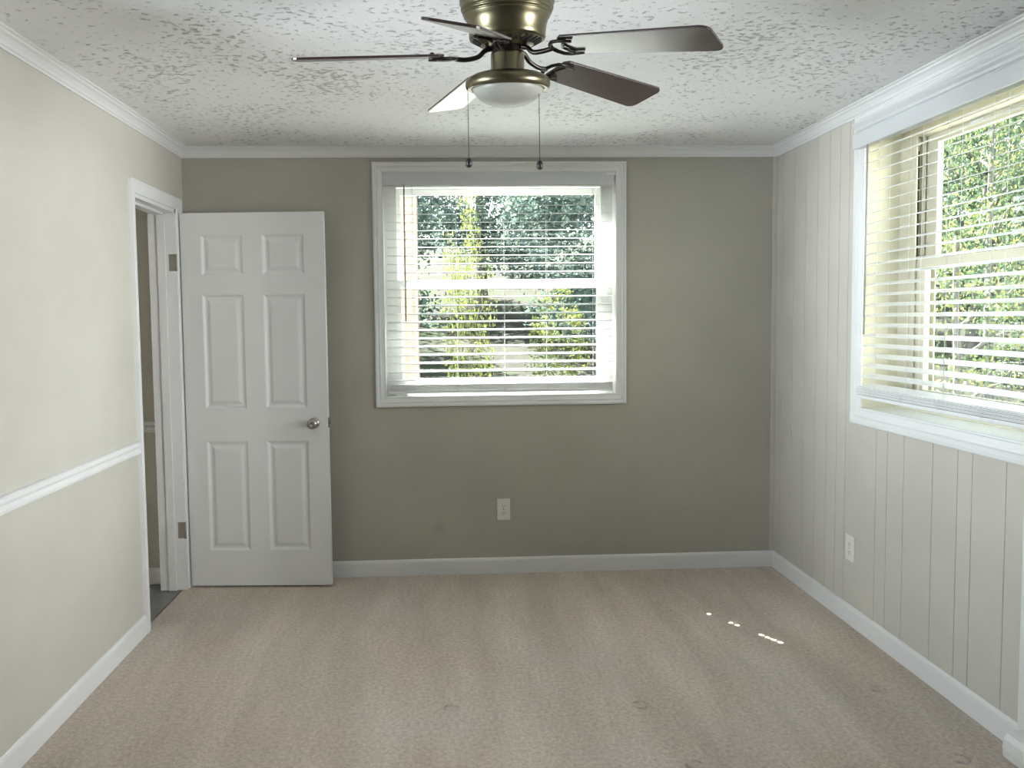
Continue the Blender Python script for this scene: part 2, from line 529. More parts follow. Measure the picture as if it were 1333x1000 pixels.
def moulding(name, prof, segs, label, cat, m='trim'):
    mb = MB()
    for A, B, n in segs: mb.sweep(prof, A, B, n)
    return tag(mb.build(name, M[m]), label, cat, kind='structure')


moulding('trim_1', P_CROWN, [((XL, YB, H), (XL, D, H), (1, 0, 0))], 'white crown moulding along the top of the left wall', 'crown moulding')
moulding('trim_2', P_CROWN, [((XL, D, H), (XR, D, H), (0, -1, 0))], 'white crown moulding along the top of the back wall', 'crown moulding')
moulding('trim_3', P_CROWN, [((XR, YB, H), (XR, D, H), (-1, 0, 0))], 'white crown moulding along the top of the right wall', 'crown moulding')
moulding('baseboard_left', P_BASE, [((XL, 2.27, 0), (XL, DY0 - 0.062, 0), (1, 0, 0))], 'white baseboard along the left wall', 'baseboard')
moulding('baseboard_back', P_BASE, [((XL + 0.03, D, 0), (XR, D, 0), (0, -1, 0))], 'white baseboard along the back wall', 'baseboard')
moulding('baseboard_right', P_BASE, [((XR, 2.458, 0), (XR, D, 0), (-1, 0, 0)), ((XR, S1 + 0.07, 0), (XR, 2.28, 0), (-1, 0, 0))], 'white baseboard along the right wall', 'baseboard')
moulding('baseboard_hall', P_BASE, [((XL - 1.7, 4.41, 0), (XL - TL, 4.41, 0), (0, -1, 0))], 'white baseboard in the hall beyond the doorway', 'baseboard')
moulding('trim_4', P_RAIL, [((XL, 2.27, 0), (XL, DY0 - 0.062, 0), (1, 0, 0))], 'white chair rail along the left wall', 'chair rail')
moulding('trim_5', P_RAIL, [((XL - 1.7, 4.41, 0.0), (XL - TL, 4.41, 0.0), (0, -1, 0))], 'white chair rail on the hall wall seen through the doorway', 'chair rail')
# corner strip between back and right wall
mb = MB(); mb.box((XR - 0.026, D - 0.006, BB), (XR, D, H - cn))
tag(mb.build('trim_6', M['wall'], bevel=0.002), 'taupe corner strip where back and right walls meet', 'corner strip', kind='structure')
# upright trim board and short base block at the near end of the right wall
mb = MB(); mb.box((XR - 0.018, 2.36, 0.0), (XR, 2.456, 0.965))
tag(mb.build('trim_7', M['trim'], bevel=0.004), 'white upright trim board below the near end of the side window', 'trim board', kind='structure')
mb = MB()
mb.sweep([(0, 0), (0.062, 0), (0.066, 0.035), (0.062, 0.065), (0.05, 0.082), (0.03, 0.09), (0, 0.092)], (XR - 0.018, 2.28, 0), (XR - 0.018, 2.437, 0), (-1, 0, 0))
tag(mb.build('trim_8', M['trim'], bevel=0.006), 'rounded white base block at the foot of the trim board', 'base block', kind='structure')

# plain casing round the two added openings beside the viewer
for nm_, xw, sg, ya, yb, lab in (('trim_10', XL, 1, LW[0], LW[1], 'white casing round the added opening in the left wall'), ('trim_11', XR, -1, S0, S1, 'white casing round the added opening in the right wall')):
    mb = MB()
    mb.box((xw, ya - 0.07, 0), (xw + sg * 0.016, ya, 2.2)); mb.box((xw, yb, 0), (xw + sg * 0.016, yb + 0.07, 2.2)); mb.box((xw, ya - 0.07, 2.2), (xw + sg * 0.016, yb + 0.07, 2.27))
    tag(mb.build(nm_, M['trim'], bevel=0.003), lab, 'casing', kind='structure')
# door casing, jambs and stop
P_CASE = [(0, 0), (0, 0.019), (0.006, 0.020), (0.014, 0.017), (0.022, 0.016), (0.048, 0.011), (0.057, 0.008), (0.060, 0.005), (0.060, 0)]
mb = MB()
CO = 0.062
k = len(P_CASE)


def L3(a, b, out): return (XL + out, a, b)


# three-sided mitred casing
vs = []
for ins, out in P_CASE:
    vs += [L3(DY0 - CO + ins, 0, out), L3(DY0 - CO + ins, DZ + CO - ins, out), L3(DY1 + CO - ins, DZ + CO - ins, out), L3(DY1 + CO - ins, 0, out)]
fs = []
for i in range(k):
    j = (i + 1) % k
    for c_ in range(3): fs.append((i * 4 + c_, i * 4 + c_ + 1, j * 4 + c_ + 1, j * 4 + c_))
fs += [tuple(i * 4 for i in range(k)), tuple(i * 4 + 3 for i in range(k))]
mb.add(vs, fs)
tj = 0.018
xa, xb = XL - TL, XL + 0.004
mb.box((xa, DY0, 0), (xb, DY0 + 0.004, DZ)); mb.box((xa, DY1 - tj, 0), (xb, DY1, DZ)); mb.box((xa, DY0, DZ - tj), (xb, DY1, DZ))
mb.box((xa + 0.05, DY1 - tj - 0.012, 0), (xa + 0.09, DY1 - tj, DZ - tj)); mb.box((xa + 0.05, DY0, DZ - tj - 0.012), (xa + 0.09, DY1 - tj, DZ - tj))
tag(mb.build('trim_9', M['trim']), 'white casing and jamb round the open doorway', 'door frame', kind='structure')

# ------------------------------------------------------------------ the six-panel door
door = empty('door_1', (-1.428, 4.322, 0))
tag(door, 'white six panel door standing open against the back wall', 'door', kind='structure')
DW, DH, DT = 0.782, 2.056, 0.035
dang = math.radians(-3.4)
DM = Matrix.Translation((-1.428, 4.322, 0.012)) @ Matrix.Rotation(dang, 4, 'Z')     # local x along leaf, -y to the room


def door_leaf():
    mb = MB()
    U = lambda u: u / 185.0 * DW
    V = lambda v: DH - v / 488.0 * DH
    # panel rectangles from the photograph, leaf-relative
    cols = [(26, 80), (105, 159)]
    rows = [(28, 80), (105, 253), (296, 441)]
    rects = [(U(a), U(b), V(d), V(c)) for c, d in rows for a, b in cols]
    xs = sorted({0.0, DW} | {r[0] for r in rects} | {r[1] for r in rects})
    zs = sorted({0.0, DH} | {r[2] for r in rects} | {r[3] for r in rects})
    inside = lambda x, z: any(r[0] < x < r[1] and r[2] < z < r[3] for r in rects)
    for yf, sgn in ((0.0, 1), (DT, -1)):
        for i in range(len(xs) - 1):
            for j in range(len(zs) - 1):
                if inside((xs[i] + xs[i + 1]) / 2, (zs[j] + zs[j + 1]) / 2): continue
                mb.add([(xs[i], yf, zs[j]), (xs[i + 1], yf, zs[j]), (xs[i + 1], yf, zs[j + 1]), (xs[i], yf, zs[j + 1])], [(0, 1, 2, 3)])
        for a, b, c, d in rects:
            loops = []
            for ins, dep in ((0, 0), (0.006, 0.003), (0.014, 0.009), (0.024, 0.0095), (0.040, 0.003), (0.046, 0.002)):
                y = yf + sgn * dep
                loops.append([(a + ins, y, c + ins), (b - ins, y, c + ins), (b - ins, y, d - ins), (a + ins, y, d - ins)])
            vs = [p for l in loops for p in l]
            fs = []
            for q in range(len(loops) - 1):
                for e in range(4): fs.append((q * 4 + e, q * 4 + (e + 1) % 4, q * 4 + 4 + (e + 1) % 4, q * 4 + 4 + e))
            n = (len(loops) - 1) * 4
            fs.append((n, n + 1, n + 2, n + 3))
            mb.add(vs, fs)
    # edges
    for q in ([(0, 0, 0), (0, DT, 0), (0, DT, DH), (0, 0, DH)], [(DW, 0, 0), (DW, DT, 0), (DW, DT, DH), (DW, 0, DH)],
              [(0, 0, 0), (DW, 0, 0), (DW, DT, 0), (0, DT, 0)], [(0, 0, DH), (DW, 0, DH), (DW, DT, DH), (0, DT, DH)]):
        mb.add(q, [(0, 1, 2, 3)])
    mb.v = [tuple(DM @ Vector(v)) for v in mb.v]
    return mb


keep(door_leaf().build('door_leaf', M['door'], weld=True), door)
kx, kz = 0.782 * (410.5 - 243.5) / 185, DH * (763 - 548) / 488
mb = MB()
KM = DM @ Matrix.Translation((kx, 0, kz)) @ Matrix.Rotation(math.pi / 2, 4, 'X')
mb.lathe([(0.0305, 0), (0.0305, 0.004), (0.027, 0.008), (0.014, 0.010), (0.012, 0.026), (0.016, 0.031), (0.024, 0.036), (0.0285, 0.044), (0.0285, 0.052), (0.025, 0.060), (0.017, 0.0645), (0.007, 0.0655), (0.0065, 0.063), (0.001, 0.063)], KM, 36)
KM2 = DM @ Matrix.Translation((kx, DT, kz)) @ Matrix.Rotation(-math.pi / 2, 4, 'X')
mb.lathe([(0.0305, 0), (0.0305, 0.004), (0.027, 0.008), (0.014, 0.010), (0.012, 0.026), (0.024, 0.036), (0.0285, 0.046), (0.025, 0.058), (0.001, 0.063)], KM2, 24)
kb = keep(mb.build('door_knob', M['chrome']), door); kb['label'] = 'round satin nickel knob'
mb = MB()
mb.obox(DM, (DW - 0.0005, 0.006, kz - 0.028), (DW + 0.0015, DT - 0.006, kz + 0.028))
mb.obox(DM, (DW, 0.011, kz - 0.010), (DW + 0.011, 0.024, kz + 0.010))
lt = keep(mb.build('latch', M['chrome'], bevel=0.002), door)
for zc in (1.80, 0.335):
    mb = MB()
    mb.box((XL - 0.034, DY1 - tj - 0.002, zc - 0.045), (XL - 0.002, DY1 - tj + 0.001, zc + 0.045))
    mb.tube([(XL + 0.006, DY1 - tj - 0.004, zc - 0.046), (XL + 0.006, DY1 - tj - 0.004, zc + 0.046)], 0.006, 10)
    hg = keep(mb.build('hinge', M['hinge']), door); hg['label'] = 'tarnished steel butt hinge'

# ------------------------------------------------------------------ windows
P_WCASE = [(0, 0), (0, 0.016), (0.004, 0.019), (0.012, 0.019), (0.018, 0.014), (0.024, 0.0135), (0.030, 0.016), (0.036, 0.0125), (0.052, 0.009), (0.056, 0.011), (0.060, 0.009), (0.060, 0)]


def window(name, rect, casing, mp, label, jamb_m, depth, frame_m='vinyl', f0=0.072, st=0.046):
    """double-hung window: mp(a, b, out) maps wall coordinates, out>0 into the room"""
    a0, a1, b0, b1 = rect
    root = empty(name, mp((a0 + a1) / 2, b0, 0))
    tag(root, label, 'window', kind='structure')

    def bar(mb, aa, ab, ba, bb, oa, ob):
        mb.box(mp(aa, ba, oa), mp(ab, bb, ob))
    mb = MB(); mb.picture_frame([(i * casing[4] / 0.06, o) for i, o in P_WCASE], casing[:4], mp)
    keep(mb.build('window_casing', M['trim']), root)
    # jamb lining through the wall
    mb = MB(); t = 0.012
    for (aa, ab, ba, bb) in ((a0 - t, a0, b0 - t, b1 + t), (a1, a1 + t, b0 - t, b1 + t), (a0, a1, b1, b1 + t)):
        bar(mb, aa, ab, ba, bb, 0.0, -depth)
    keep(mb.build('jamb_lining', M[jamb_m]), root)
    mb = MB(); bar(mb, a0 - t, a1 + t, b0 - t, b0, 0.003, -depth)
    keep(mb.build('window_sill', M['vinyl']), root)
    # vinyl frame with tracks
    mb = MB()
    ft = 0.072
    o1, o2 = -(depth - 0.11), -depth
    bar(mb, a0, a0 + f0 * .6, b0, b1, o1, o2); bar(mb, a1 - f0 * .6, a1, b0, b1, o1, o2)
    bar(mb, a0 + f0 * .6, a1 - f0 * .6, b1 - ft, b1, o1, o2); bar(mb, a0 + f0 * .6, a1 - f0 * .6, b0, b0 + 0.05, o1, o2)
    # track ribs
    for a in (a0 + f0 * .6, a1 - f0 * .6):
        s = 1 if a < (a0 + a1) / 2 else -1
        for o in (0.0, 0.037, 0.051, 0.094):
            bar(mb, a, a + s * min(0.028, f0 * .4), b0 + 0.05, b1 - ft, o1 - o - 0.001, o1 - o - 0.007)
    fr = keep(mb.build('window_frame', M[frame_m]), root)
    mb = MB()
    bm_ = (b0 + b1) / 2 + 0.01
    for a in (a0 + f0 * .6, a1 - f0 * .6):
        s = 1 if a < (a0 + a1) / 2 else -1
        bar(mb, a, a + s * 0.003, bm_ + 0.02, b1 - ft - 0.06, o1 - 0.012, o1 - 0.030)
        bar(mb, a, a + s * 0.003, b0 + 0.12, bm_ - 0.02, o1 - 0.057, o1 - 0.090)
    tk = keep(mb.build('sash_track', M['dark']), root); tk['label'] = 'dark open sash track slot'
    # sashes
    for nm, ba, bb, o in (('upper_sash', bm_ - 0.018, b1 - ft, o1 - 0.058), ('lower_sash', b0 + 0.05, bm_ + 0.018, o1 - 0.012)):
        sa, sb = a0 + f0 * .62, a1 - f0 * .62
        th = 0.024
        mb = MB()
        bar(mb, sa, sa + st, ba, bb, o, o - th); bar(mb, sb - st, sb, ba, bb, o, o - th)
        bar(mb, sa + st, sb - st, ba, ba + (0.046 if nm == 'lower_sash' else 0.036), o, o - th); bar(mb, sa + st, sb - st, bb - 0.036, bb, o, o - th)
        ss = keep(mb.build(nm, M[frame_m]), root)
        mb = MB()
        bar(mb, sa + st - 0.003, sb - st + 0.003, ba + 0.033, bb - 0.033, o - th * .45, o - th * .55)
        pn = keep(mb.build('pane', M['glass']), root)
        pn.parent = ss; pn.matrix_parent_inverse = Matrix.Translation(root.location).inverted() if False else Matrix()
        if nm == 'upper_sash':
            mb = MB()
            for q in (0.3, 0.7):
                ac = sa + (sb - sa) * q
                bar(mb, ac - 0.04, ac + 0.04, bb - 0.014, bb - 0.004, o, o + 0.004)
            vl = mb.build('sash_label', M['valance']); vl.parent = ss
    mb = MB()
    bar(mb, (a0 + a1) / 2 - 0.03, (a0 + a1) / 2 + 0.03, bm_ + 0.018, bm_ + 0.030, o1 - 0.012, o1 - 0.034)
    keep(mb.build('sash_lock', M[frame_m], bevel=0.003), root)
    return root


mpB = lambda a, b, o: (a, D - o, b)
mpR = lambda a, b, o: (XR - o, a, b)
window('window_1', W1, (-0.396, 1.042, 0.981, 2.362, 0.058), mpB, 'white double hung window centred in the back wall', 'vinyl', 0.20)
window('window_2', W2, (2.122, 3.570, 0.972, 2.385, 0.078), mpR, 'cream double hung window in a deep reveal on the right wall', 'cream', 0.27, 'almond', 0.155, 0.085)


# ------------------------------------------------------------------ venetian blinds
def blind(label, mp, a0, a1, o_c, z_top, z_bot, pitch, tilt, ladders, wand_a, wand_z, holes=(), stack=6, zstack=1.055, o_stack=None, hole_a=None):
    root = empty('window_blind', mp((a0 + a1) / 2, zstack, o_c))
    tag(root, label, 'window blind', 'white venetian blinds')
    sw, st = 0.050, 0.003
    n = int(round((z_top - z_bot) / pitch)) + 1
    mb = MB()
    ct, sn = math.cos(tilt), math.sin(tilt)

    def slat(mb, z, parts):
        # parts: (a_lo, a_hi, w_lo, w_hi) in slat coordinates; w>0 towards the room and lower
        for al, ah, wl_, wh in parts:
            vs = []
            for a in (al, ah):
                for w, t in ((wl_, -st / 2), (wh, -st / 2), (wh, st / 2), (wl_, st / 2)):
                    vs.append(mp(a, z - w * sn + t * ct, o_c + w * ct))
            mb.add(vs, [(0, 1, 2, 3), (4, 5, 6, 7), (0, 1, 5, 4), (1, 2, 6, 5), (2, 3, 7, 6), (3, 0, 4, 7)])
    for i in range(n):
        z = z_top - i * pitch
        if hole_a is not None and i in holes:
            h = 0.0065
            slat(mb, z, [(a0, hole_a - h, -sw / 2, sw / 2), (hole_a + h, a1, -sw / 2, sw / 2),
                         (hole_a - h, hole_a + h, -sw / 2, -0.009), (hole_a - h, hole_a + h, 0.009, sw / 2)])
        else:
            slat(mb, z, [(a0, a1, -sw / 2, sw / 2)])
    keep(mb.build('slat_curtain', M['slat']), root)
    # stacked slats and bottom rail
    oc = o_c if o_stack is None else o_stack
    mb = MB()
    for i in range(stack):
        z = zstack + 0.018 + i * 0.0056
        j = rnd.uniform(-0.003, 0.003)
        mb.box(mp(a0 + abs(j), z, oc - sw / 2 + j), mp(a1 - abs(j), z + 0.0042, oc + sw / 2 + j))
    keep(mb.build('slat_stack', M['slat']), root)
    mb = MB(); mb.box(mp(a0, zstack, oc - sw / 2), mp(a1, zstack + 0.016, oc + sw / 2))
    keep(mb.build('bottom_rail', M['slat'], bevel=0.004), root)
    for a in ladders:
        mb = MB()
        for w in (-sw / 2 - 0.001, sw / 2 + 0.001):
            zz = zstack + 0.05
            mb.tube([mp(a, z_top + 0.05, o_c + w), mp(a, zz, o_c + w), mp(a, zstack + 0.0, oc + w)], 0.0008, 5)
        # slack loops of cord at the stack
        for sgn in (-1, 1):
            pts = [mp(a + sgn * 0.006 * math.sin(q * math.pi / 5), zstack + 0.012 + 0.04 * q / 5, oc + sw / 2 + 0.002 + 0.003 * math.sin(q * math.pi / 5)) for q in range(6)]
            mb.tube(pts, 0.0009, 5)
        keep(mb.build('ladder_cord', M['cord']), root)
    mb = MB(); mb.tube([mp(wand_a, wand_z[0], o_c + sw / 2 + 0.012), mp(wand_a + (0.0), wand_z[1], o_c + sw / 2 + 0.014)], 0.0042, 8)
    keep(mb.build('tilt_wand', M['wand']), root)
    return root


bl1 = blind('white venetian blind with half open slats in the back window', mpB, -0.325, 0.968, -0.032, 2.218, 1.135, 0.0472, math.radians(9),
            (-0.174, 0.073, 0.346, 0.591, 0.863), -0.219, (2.24, 1.467), holes=(10, 11, 12, 13, 14, 15, 16, 17, 18, 22, 23), hole_a=0.863)
mb = MB()
mb.box(mpB(-0.336, 2.232, -0.010), mpB(0.976, 2.305, 0.006)); mb.box(mpB(-0.33, 2.255, -0.055), mpB(0.97, 2.30, -0.011))
keep(mb.build('head_rail', M['valance'], bevel=0.003), bl1)
mb = MB(); mb.box(mpB(0.93, 2.286, 0.004), mpB(0.982, 2.300, 0.009))
keep(mb.build('valance_clip', M['slat'], bevel=0.001), bl1)

bl2 = blind('white venetian blind with tilted slats in the right window', mpR, 2.225, 3.455, 0.008, 2.205, 1.165, 0.0455, math.radians(15),
            (3.33, 3.10, 2.86, 2.62, 2.38), 3.405, (2.26, 1.39), stack=6, zstack=1.102, o_stack=0.03)
mb = MB()
A, B = (XR, 2.09, 0), (XR, 3.512, 0)
mb.sweep([(0, 2.232), (0.052, 2.228), (0.054, 2.232), (0.054, 2.291), (0.050, 2.296), (0, 2.296)], A, B, (-1, 0, 0))
keep(mb.build('head_rail', M['valance']), bl2)
mb = MB()
A, B = (XR, 2.10, 0), (XR, 3.505, 0)
mb.sweep([(0, 2.298), (0.040, 2.298), (0.040, 2.304), (0.046, 2.308), (0.049, 2.318), (0.058, 2.328), (0.062, 2.334), (0.062, 2.341), (0.050, 2.343), (0, 2.343)], A, B, (-1, 0, 0))
keep(mb.build('valance_crown', M['valance']), bl2)


# ------------------------------------------------------------------ outlets
def outlet(label, mp, a, b, w=0.076, h=0.125):
    root = empty('electrical_outlet', mp(a, b, 0))
    tag(root, label, 'outlet', 'white duplex wall outlets')
    mb = MB()
    mb.box(mp(a - w / 2, b - h / 2, 0), mp(a + w / 2, b + h / 2, 0.006))
    keep(mb.build('cover_plate', M['plate'], bevel=0.003), root)
    for s in (-1, 1):
        zc = b + s * 0.021
        mb = MB()
        pts = [(0.0175 * math.cos(t), max(-0.0135, min(0.0135, 0.0175 * math.sin(t)))) for t in [2 * math.pi * i / 24 for i in range(24)]]
        vs = [mp(a + p, zc + q, 0.0058) for p, q in pts] + [mp(a + p, zc + q, 0.008) for p, q in pts]
        mb.add(vs, [tuple(range(24, 48))] + [(i, (i + 1) % 24, 24 + (i + 1) % 24, 24 + i) for i in range(24)])
        rc = keep(mb.build('receptacle', M['plate']), root)
        mb = MB()
        for dx, hh in ((-0.006, 0.0045), (0.006, 0.0036)):
            mb.box(mp(a + dx - 0.0013, zc + 0.002 - hh, 0.0078), mp(a + dx + 0.0013, zc + 0.002 + hh, 0.0084))
        mb.box(mp(a - 0.0022, zc - 0.0105, 0.0078), mp(a + 0.0022, zc - 0.0065, 0.0084))
        sl = mb.build('contact_slot', M['dark']); sl.parent = rc; sl['label'] = 'dark contact slots'
    mb = MB(); mb.box(mp(a - 0.003, b - 0.003, 0.0058), mp(a + 0.003, b + 0.003, 0.0072))
    keep(mb.build('screw', M['chrome'], bevel=0.001), root)


outlet('white duplex outlet low on the back wall under the window', mpB, 0.326, 0.374)
outlet('white duplex outlet low on the grooved right wall', mpR, 3.572, 0.366)

# ------------------------------------------------------------------ ceiling fan
FX, FY, FZ = 0.172, 2.05, 2.155
fan = empty('ceiling_fan', (FX, FY, H))
tag(fan, 'five blade brass ceiling fan with dark blades and a bowl light', 'ceiling fan')
TM = Matrix.Translation((FX, FY, FZ)) @ Matrix.Rotation(math.radians(6.2), 4, 'X') @ Matrix.Rotation(math.radians(-0.6), 4, 'Y')


def fpart(mb, name, m, par=fan, **kw):
    o = mb.build(name, m, **kw)
    if par is fan: keep(o, fan)
    else: o.parent = par
    return o


mb = MB()
mb.lathe([(0.090, 0.042), (0.0965, 0.043), (0.0985, 0.048), (0.0985, 0.056), (0.1005, 0.075), (0.105, 0.091), (0.1110, 0.098), (0.1112, 0.100), (0.1085, 0.1015), (0.1085, 0.1035), (0.1145, 0.106), (0.1148, 0.109), (0.1120, 0.1105), (0.1120, 0.1125), (0.1185, 0.115), (0.1188, 0.119), (0.1160, 0.1205), (0.1160, 0.1225),
          (0.1215, 0.130), (0.1225, 0.20), (0.119, 0.235), (0.12, 0.29)], TM, 72)
fpart(mb, 'motor_housing', M['brass'])
mb = MB()
mb.lathe([(0.046, 0.024), (0.054, 0.024), (0.070, 0.031), (0.093, 0.043), (0.093, 0.050), (0.04, 0.050)], TM, 64)
vent = fpart(mb, 'vent_plate', M['brass'])
mb = MB()
for i in range(30):
    a = 2 * math.pi * i / 30
    S = TM @ Matrix.Rotation(a, 4, 'Z') @ Matrix.Translation((0.079, 0, 0.0355)) @ Matrix.Rotation(-math.radians(28), 4, 'Y')
    mb.obox(S, (-0.0115, -0.0028, -0.0014), (0.0115, 0.0028, 0.0012))
sv = fpart(mb, 'vent_slot', M['dark'], vent)
mb = MB()
mb.lathe([(0.030, 0.040), (0.044, 0.038), (0.046, 0.030), (0.040, 0.026), (0.040, 0.012), (0.036, 0.010)], TM, 40)
fpart(mb, 'flywheel', M['bronze'])
mb = MB()
mb.lathe([(0.030, 0.012), (0.0425, 0.010), (0.0435, 0.006), (0.0435, -0.030), (0.047, -0.034), (0.047, -0.040), (0.03, -0.041)], TM, 48)
fpart(mb, 'switch_housing', M['brass'])
mb = MB()
mb.lathe([(0.03, -0.036), (0.060, -0.038), (0.088, -0.044), (0.104, -0.052), (0.1095, -0.060), (0.1105, -0.068), (0.1085, -0.076), (0.102, -0.080), (0.094, -0.078), (0.092, -0.070), (0.05, -0.060)], TM, 72, cap=False)
fpart(mb, 'light_fitter', M['brass'])
mb = MB()
pr = [(0.0915, -0.070)] + [(0.0915 * math.cos(t), -0.074 - 0.050 * math.sin(t)) for t in [math.pi / 2 * i / 14 for i in range(14)]] + [(0.001, -0.124)]
mb.lathe(pr, TM, 64)
bw = fpart(mb, 'light_bowl', M['frost']); bw['label'] = 'frosted white glass light bowl'

# blades: azimuth, tip height, pitch, each measured
BL = [(181.6, 2.142, -15.5), (253.2, 2.050, -14.4), (323.3, 2.092, -7.5), (395.0, 2.139, -11.0), (467.4, 2.158, -11.0)]
R0, R1, ZR = 0.165, 0.545, 2.157
for az, zt, pit in BL:
    a, pit = math.radians(az), math.radians(pit)
    ra = Vector((math.cos(a), math.sin(a), 0)); ta = Vector((-math.sin(a), math.cos(a), 0))
    wa = ta * math.cos(pit) + Vector((0, 0, math.sin(pit)))
    slope = (zt - ZR) / (R1 - 0.15)
    ctr = lambda r: Vector((FX, FY, 0)) + ra * r + Vector((0, 0, ZR + slope * (r - 0.15)))
    up = wa.cross(ra + Vector((0, 0, slope))).normalized()
    if up.z < 0: up = -up
    # outline
    hwr, hwt, cr = 0.050, 0.063, 0.024
    out = [(R0, -hwr + 0.012), (R0 + 0.012, -hwr)]
    out += [(R1 - cr, -hwt)] + [(R1 - cr + cr * math.sin(t), -hwt + cr - cr * math.cos(t)) for t in (0.4, 0.8, 1.2, 1.57)]
    out += [(R1 - cr + cr * math.sin(t), hwt - cr + cr * math.cos(t)) for t in (1.57, 1.2, 0.8, 0.4)] + [(R1 - cr, hwt)]
    out += [(R0 + 0.012, hwr), (R0, hwr - 0.012)]
    vs = [ctr(r) + wa * w + up * h for h in (-0.003, 0.003) for r, w in out]
    k = len(out)
    mb = MB(); mb.add(vs, [tuple(range(k)), tuple(range(k, 2 * k))] + [(i, (i + 1) % k, k + (i + 1) % k, k + i) for i in range(k)])
    bld = fpart(mb, 'fan_blade', M['blade'], bevel=0.0012)
    # blade iron: curved arm and a two-pronged open bracket under the blade
    mb = MB()
    hub = TM @ Vector((0.036 * math.cos(a), 0.036 * math.sin(a), 0.022))
    e = ctr(0.135) - up * 0.008
    p1 = hub + ra * 0.022 + Vector((0, 0, -0.006)); p2 = hub + ra * 0.040 + Vector((0, 0, -0.022)); p3 = hub.lerp(e, 0.72); p3.z = min(p2.z, e.z) - 0.002
    ctrl = [hub, p1, p2, p3, e]
    sm = []
    for i in range(len(ctrl) - 1):
        q0, q1, q2, q3 = ctrl[max(i - 1, 0)], ctrl[i], ctrl[i + 1], ctrl[min(i + 2, len(ctrl) - 1)]
        for t in (0, .25, .5, .75):
            sm.append(0.5 * ((2 * q1) + (q2 - q0) * t + (2 * q0 - 5 * q1 + 4 * q2 - q3) * t * t + (3 * q1 - q0 - 3 * q2 + q3) * t ** 3))
    sm.append(e)
    mb.tube(sm, 0.0062, 10)
    for s in (-1, 1):
        pts = [ctr(0.132 + q * 0.018) + wa * s * w - up * 0.0075 for q, w in ((0, 0.0), (0.35, 0.020), (1.0, 0.034), (2.0, 0.038), (3.0, 0.036), (4.0, 0.034))]
        mb.tube(pts, [0.0062, 0.006, 0.006, 0.0058, 0.0052, 0.0045], 8, 0.75)
        pts = [ctr(0.135 + q * 0.018) + wa * s * w - up * 0.0075 for q, w in ((1.6, 0.0), (1.9, 0.012), (2.3, 0.026), (2.6, 0.037))]
        mb.tube(pts, 0.004, 8, 0.75)
        sc_ = ctr(0.195) + wa * s * 0.034
        mb.lathe([(0.006, 0), (0.006, 0.003), (0.002, 0.005)], Matrix.Translation(sc_ + up * 0.003) @ up.to_track_quat('Z', 'Y').to_matrix().to_4x4(), 12)
    fpart(mb, 'blade_iron', M['bronze'])
# pull chains
for px, py, zt, zb in ((0.0675, 2.035, 2.082, 1.892), (0.2515, 2.035, 2.080, 1.886)):
    mb = MB()
    nb = int((zt - zb) / 0.0042)
    mb.tube([(px, py, zt), (px + 0.001, py, zb)], 0.0007, 6)
    for i in range(nb):
        z = zt - i * 0.0042
        mb.lathe([(0.0004, -0.0013), (0.0013, 0), (0.0004, 0.0013)], Matrix.Translation((px + 0.001 * i / nb, py, z)), 6, True)
    ch = fpart(mb, 'pull_chain', M['bronze'])
    mb = MB()
    mb.lathe([(0.001, -0.013), (0.006, -0.011), (0.0085, -0.004), (0.008, 0.004), (0.005, 0.009), (0.002, 0.011)], Matrix.Translation((px + 0.001, py, zb - 0.008)), 20)
    kn = fpart(mb, 'pull_knob', M['knob'], ch); kn['label'] = 'dark wooden knob'
    kn.matrix_parent_inverse = Matrix()

# ------------------------------------------------------------------ outside
mb = MB()
mb.box((-0.62, 8.0, -0.75), (-0.272, 8.36, 3.3)); mb.box((-0.66, 7.96, 3.3), (-0.232, 8.40, 3.42))
tag(mb.build('brick_pillar', M['brick'], bevel=0.006), 'tan brick pillar at the left edge of the back window view', 'pillar')

# earth bank rising beyond the house
nx, ny = 46, 46
vs, fs = [], []
for j in range(ny):
    for i in range(nx):
        x = -24 + 56 * i / (nx - 1); y = -14 + 50 * j / (ny - 1)
        dist = max(0, max(y - 7, (x - 5) * 0.8))
        z = -0.55 + min(5.5, 0.20 * dist) + 0.10 * math.sin(x * 1.3 + y) * math.cos(y * 0.9)
        if -4.0 < x < 4.0 and -2.5 < y < 5.2: z = -0.7
        vs.append((x, y, z))
for j in range(ny - 1):
    for i in range(nx - 1): fs.append((j * nx + i, j * nx + i + 1, (j + 1) * nx + i + 1, (j + 1) * nx + i))
mb = MB(); mb.add(vs, fs, True)
tag(mb.build('ground', M['earth'], recalc=False), 'brown earth bank rising beyond the windows', 'ground', kind='structure')


mb = MB()  # pale slabs, mostly unseen, added to throw light up to the ceiling
mb.box((3.9, -9, -0.52), (13.0, 5.6, -0.44)); mb.box((2.4, 2.0, -0.52), (3.9, 5.6, -0.44)); mb.box((-0.25, 4.95, -0.52), (2.4, 7.4, -0.44))
mb.box((-10, -9, -0.52), (-3.6, 2.4, -0.44))
m, N, L, b = mat('pale_concrete', (0.5, 0.48, 0.44), 0.9)
c = coords(N)
L.new(ramp(N, L, noise(N, L, c, 3, 6), [(0.3, (0.46, 0.44, 0.40)), (0.7, (0.58, 0.56, 0.52))]), b.inputs['Base Color'])
M['concrete'] = m
tag(mb.build('bounce_paving', m), 'pale concrete paving, mostly unseen, added to bounce light indoors', 'paving', kind='structure')


def gz(x, y):
    dist = max(0, max(y - 7, (x - 5) * 0.8))
    return -0.55 + min(5.5, 0.20 * dist)


